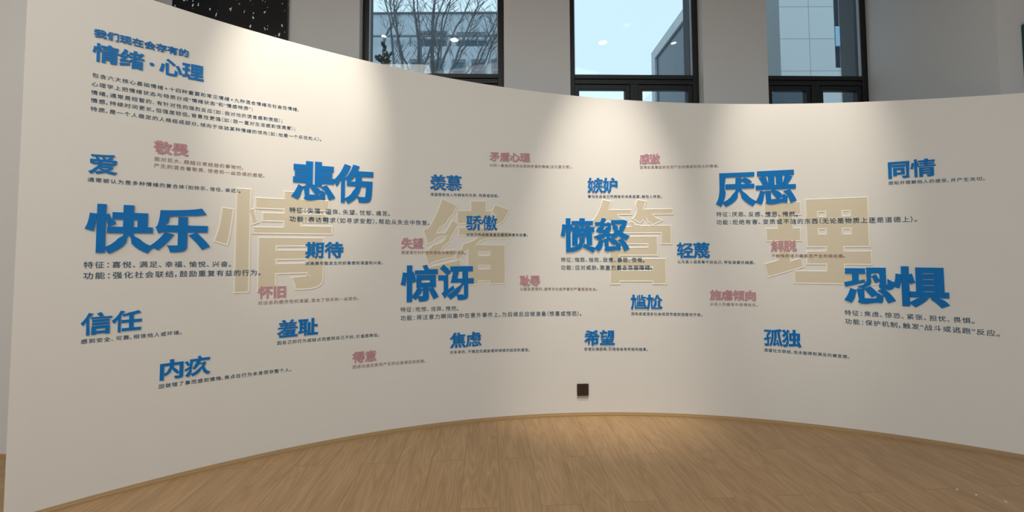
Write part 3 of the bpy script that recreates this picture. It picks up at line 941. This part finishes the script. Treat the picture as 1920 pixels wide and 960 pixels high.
for xa, xb, ya in ((784, 837, 62), (856, 911, 64)):
    A = on_y(xa, ya, BY + 0.5); B_ = on_y(xb, ya, BY + 0.5)
    fo = MB().box(A[0], B_[0], BY + 0.44, BY + 0.5, A[2] - 0.05, A[2] + 0.05, T).box(A[0], A[0] + 0.06, BY + 0.44, BY + 0.5, zl, A[2] - 0.05, T).box(B_[0] - 0.06, B_[0], BY + 0.44, BY + 0.5, zl, A[2] - 0.05, T).box(A[0] + 0.06, B_[0] - 0.06, BY + 0.44, BY + 0.5, A[2] - 0.30, A[2] - 0.24, T).build('terrace_door', M_METAL, r)
    MB().box(A[0] + 0.06, B_[0] - 0.06, BY + 0.46, BY + 0.5, zl, A[2] - 0.3, T).build('door_glass', M_WINGL, fo)
for xa, xb in ((768.8, 794), (806.5, 830.5), (848, 872.6), (884, 909.5), (921.5, 946)):
    A = on_y(xa, 111.5, BY); B_ = on_y(xb, 111.5, BY)
    zt = A[2]
    w_ = MB().box(A[0], A[0] + 0.07, BY - 0.03, BY, zt - 1.5, zt - 0.13, T).box(B_[0] - 0.07, B_[0], BY - 0.03, BY, zt - 1.5, zt - 0.13, T).box(A[0], B_[0], BY - 0.03, BY, zt - 0.13, zt, T).box(A[0] + 0.07, B_[0] - 0.07, BY - 0.03, BY, zt - 0.42, zt - 0.36, T).build('facade_window', M_METAL, r)
    MB().box(A[0] + 0.07, B_[0] - 0.07, BY - 0.012, BY, zt - 1.5, zt - 0.13, T).build('glass', M_WINGL, w_)
tag(r, 'pale building with roof terrace railing behind bare trees, seen through the first window', 'building')

# concrete clad building behind the second and third windows
GX, GY = None, 11.0
c0 = on_y(1462, 70, GY); GX = c0[0]
far = on_x(1221, 100, GX); GY2 = far[1]; GZ = far[2]
zj0 = on_y(1480, 12.8, GY)[2]; zj1 = on_y(1480, 72.8, GY)[2]; th_ = zj0 - zj1
wj = on_y(1516.5, 40, GY)[0] - GX
GR = on_y(1596, 40, GY)[0]
M_CON = tile_mat('concrete cladding front', (0.56, 0.585, 0.58), wj, th_, 0.009, 0.5, 0.0, 'X', 0.0, -(zj0 + 0.15) % th_)
M_CONS = tile_mat('concrete cladding side', (0.56, 0.585, 0.58), 2.4, th_, 0.009, 0.5, 0.0, 'Y', 0.0, -(zj0 + 0.15) % th_)
r = empty('concrete_building', (GX, GY, -0.15))
T = lambda x, y, z: (x - GX, y - GY, z + 0.15)
sl0 = on_y(1564.5, 60, GY)[0]; sl1 = on_y(1589.5, 60, GY)[0]; slz = on_y(1575, 127, GY)[2]
MB().box(GX, sl0, GY, GY + 0.6, -0.15, GZ, T).box(sl1, GR, GY, GY + 0.6, -0.15, GZ, T).box(sl0, sl1, GY, GY + 0.6, -0.15, slz, T).build('front_wall', M_CON, r)
MB().box(GX, GX + 0.5, GY + 0.6, GY2, GZ - 0.5, GZ, T).box(GX, GX + 0.5, GY2 - 0.5, GY2, -0.15, GZ - 0.5, T).box(GX, GX + 0.5, GY + 0.6, GY + 1.2, -0.15, GZ - 0.5, T).build('side_wall', M_CONS, r)
MB().box(GX + 0.10, GX + 0.45, GY + 1.2, GY2 - 0.5, -0.15, GZ - 0.5, T).build('side_glazing', M_DARKGL, r)
MB().box(GX + 0.5, GR, GY + 0.6, GY2, -0.15, GZ - 0.2, T).build('core', M_DIMWALL, r)
MB().box(sl0, sl1, GY + 0.30, GY + 0.6, slz, GZ, T).build('slot_glazing', M_DARKGL, r)
A = on_y(1567, 48.5, GY); B_ = on_y(1579, 85, GY)
MB().box(A[0], B_[0], GY + 0.02, GY + 0.08, B_[2], A[2], T).build('opening_light', mat('sky blue glass', (0.30, 0.48, 0.62), 0.15, 0.5, noise=0.02), r)
tag(r, 'grey concrete clad building with a tall dark slot, behind the third window', 'building')

# dark lower block seen in the lower left sash of the third window
r_ = MB()
A = on_y(1440, 180, 8.6); B_ = on_y(1453, 171.5, 8.6); C_ = on_y(1524, 172, 8.6)
r_.prism([(A[0], -0.15), (C_[0], -0.15), (C_[0], C_[2]), (B_[0], B_[2]), (A[0], A[2])], 8.6, 10.4, lambda x, z, y: (x, y, z))
r_ = r_.build('dark_annex', M_DARKGL)
tag(r_, 'low dark annex in front of the concrete building behind the third window', 'building')

# bare multi-stem trees in the yard
def cpt(x, y): return (670 + x / 5.648, y / 5.648)
def bare_tree(stems, Y, base, label, seed):
    random.seed(seed)
    r = empty('bare_tree', (base, Y, -0.15))
    off = Vector((base, Y, -0.15))
    for pts, rad in stems:
        P = []
        d0 = random.uniform(-0.25, 0.25)
        for i, (x, y) in enumerate(pts):
            q = on_y(*cpt(x, y), Y + d0 + random.uniform(-0.06, 0.06))
            P.append(Vector(q))
        root = Vector((base + random.uniform(-0.12, 0.12), Y + random.uniform(-0.12, 0.12), -0.15))
        low = P[0] + (P[0] - P[1]).normalized() * 1.0; low.x = 0.7 * low.x + 0.3 * base
        dirv = (P[-1] - P[-2]).normalized()
        P = [root, low] + P + [P[-1] + dirv * 0.9 + Vector((random.uniform(-.1, .1), 0, 0)), P[-1] + dirv * 1.7 + Vector((random.uniform(-.2, .2), 0, 0))]
        # smooth
        Q = []
        for i in range(len(P) - 1):
            p0, p1, p2, p3 = P[max(i - 1, 0)], P[i], P[i + 1], P[min(i + 2, len(P) - 1)]
            for t in (0, .2, .4, .6, .8):
                Q.append(0.5 * ((2 * p1) + (p2 - p0) * t + (2 * p0 - 5 * p1 + 4 * p2 - p3) * t * t + (3 * p1 - p0 - 3 * p2 + p3) * t ** 3))
        Q.append(P[-1])
        n = len(Q)
        R_ = [rad * 0.8 * (1.25 - 0.95 * i / n) for i in range(n)]
        tw = MB().tube([q - off for q in Q], R_, 7)
        for i in range(6, n - 1):
            for k in range(2):
                if random.random() < 0.55:
                    d = (Q[i + 1] - Q[i]).normalized()
                    side = random.choice((-1, 1))
                    v = (d * random.uniform(0.6, 1.1) + Vector((side * random.uniform(0.4, 1.0), random.uniform(-0.6, 0.6), random.uniform(-0.1, 0.3)))).normalized()
                    ln = random.uniform(0.15, 0.55)
                    a = Q[i]; b = a + v * ln * 0.5; c = b + (v + Vector((0, 0, 0.35))).normalized() * ln * 0.5
                    tw.tube([a - off, b - off, c - off], [R_[i] * 0.25, 0.0035, 0.0016], 4)
                    for e in range(2):
                        v2 = (v + Vector((random.uniform(-.8, .8), random.uniform(-.5, .5), random.uniform(-.2, .8)))).normalized()
                        tw.tube([b - off, b + v2 * ln * 0.4 - off], [0.0035, 0.0015], 4)
        tw.build('stem', M_BARK, r, smooth=True)
    return tag(r, label, 'tree', 'bare trees outside')
bare_tree([([(385, 700), (372, 500), (358, 340), (345, 200), (290, 0)], 0.030),
           ([(480, 715), (455, 560), (430, 380), (400, 130), (385, 0)], 0.034),
           ([(540, 730), (480, 600), (440, 420), (372, 210), (352, 60), (350, 0)], 0.024),
           ([(380, 230), (405, 130), (440, 50), (465, 0)], 0.018)], 8.0, -2.55,
          'bare multi-stem tree leftmost of three behind the first window', 11)
bare_tree([([(655, 760), (652, 480), (625, 260), (605, 120), (597, 0)], 0.040),
           ([(688, 760), (668, 430), (650, 200), (635, 0)], 0.026),
           ([(795, 640), (797, 420), (800, 220), (815, 60), (822, 0)], 0.046),
           ([(690, 760), (760, 560), (820, 330), (850, 180), (915, 0)], 0.026),
           ([(850, 650), (885, 420), (900, 210), (945, 100), (990, 0)], 0.026),
           ([(870, 640), (850, 520), (815, 450)], 0.014),
           ([(905, 660), (975, 480), (1040, 300), (1110, 190), (1190, 0)], 0.028),
           ([(880, 640), (905, 350), (960, 130), (985, 0)], 0.022)], 8.0, -1.35,
          'bare multi-stem tree with the thickest trunks, in the middle of the first window', 12)
bare_tree([([(1045, 630), (1120, 430), (1180, 280), (1245, 120), (1272, 80), (1272, 0)], 0.024),
           ([(1075, 630), (1150, 480), (1200, 300), (1240, 170)], 0.016),
           ([(1265, 630), (1330, 480), (1420, 310), (1480, 180)], 0.018),
           ([(1300, 640), (1370, 480), (1430, 370), (1490, 230)], 0.016),
           ([(1360, 640), (1410, 500), (1450, 400), (1495, 340)], 0.016),
           ([(1395, 640), (1430, 470), (1465, 380), (1500, 300)], 0.014)], 7.4, -0.75,
          'slender bare multi-stem tree leaning right at the edge of the first window', 13)

# evergreen sprig just outside the first window
random.seed(8)
def sprig():
    Y = 5.6
    b = on_y(*cpt(300, 760), Y)
    r = empty('evergreen_shrub', (b[0], Y, -0.15))
    off = Vector((b[0], Y, -0.15))
    stem = MB(); leaf = MB()
    tips = []
    for pts in ([(300, 760), (285, 600), (295, 545), (300, 500)], [(300, 760), (250, 660), (225, 620)], [(310, 760), (320, 660), (335, 600)], [(300, 760), (280, 690), (262, 640)], [(320, 770), (310, 700), (300, 660)]):
        P = [Vector(on_y(*cpt(*p), Y)) - off for p in pts]
        stem.tube([Vector((0, 0, 0)), Vector((P[0].x * .6, 0, P[0].z * .6))] + P, [0.02, 0.014] + [0.009, 0.006, 0.004, 0.003][:len(P)], 5)
        tips.append((P[-1], 5)); tips.append((P[-2], 3))
    for c, n in tips:
        for i in range(n):
            d = Vector((random.uniform(-1, 1), random.uniform(-0.8, 0.8), random.uniform(0.0, 1.1))).normalized()
            u = d.cross(Vector((0.2, 1, 0.1))).normalized()
            nn = d.cross(u).normalized()
            ln, wd = random.uniform(0.07, 0.11), random.uniform(0.016, 0.024)
            V = []
            for t, wv in ((0, .1), (.25, .8), (.5, 1), (.75, .75), (1, .02)):
                mid = c + d * ln * t + nn * 0.02 * math.sin(t * PI)
                V += [mid - u * wd * wv, mid + nn * 0.004, mid + u * wd * wv]
            leaf.add(V, [(3 * k + j, 3 * k + j + 1, 3 * k + j + 4, 3 * k + j + 3) for k in range(4) for j in range(2)])
    stem.build('stem', M_BARK, r); leaf.build('leaves', M_LEAF, r)
    return tag(r, 'dark leafy evergreen shrub at the lower left of the first window', 'shrub')
sprig()
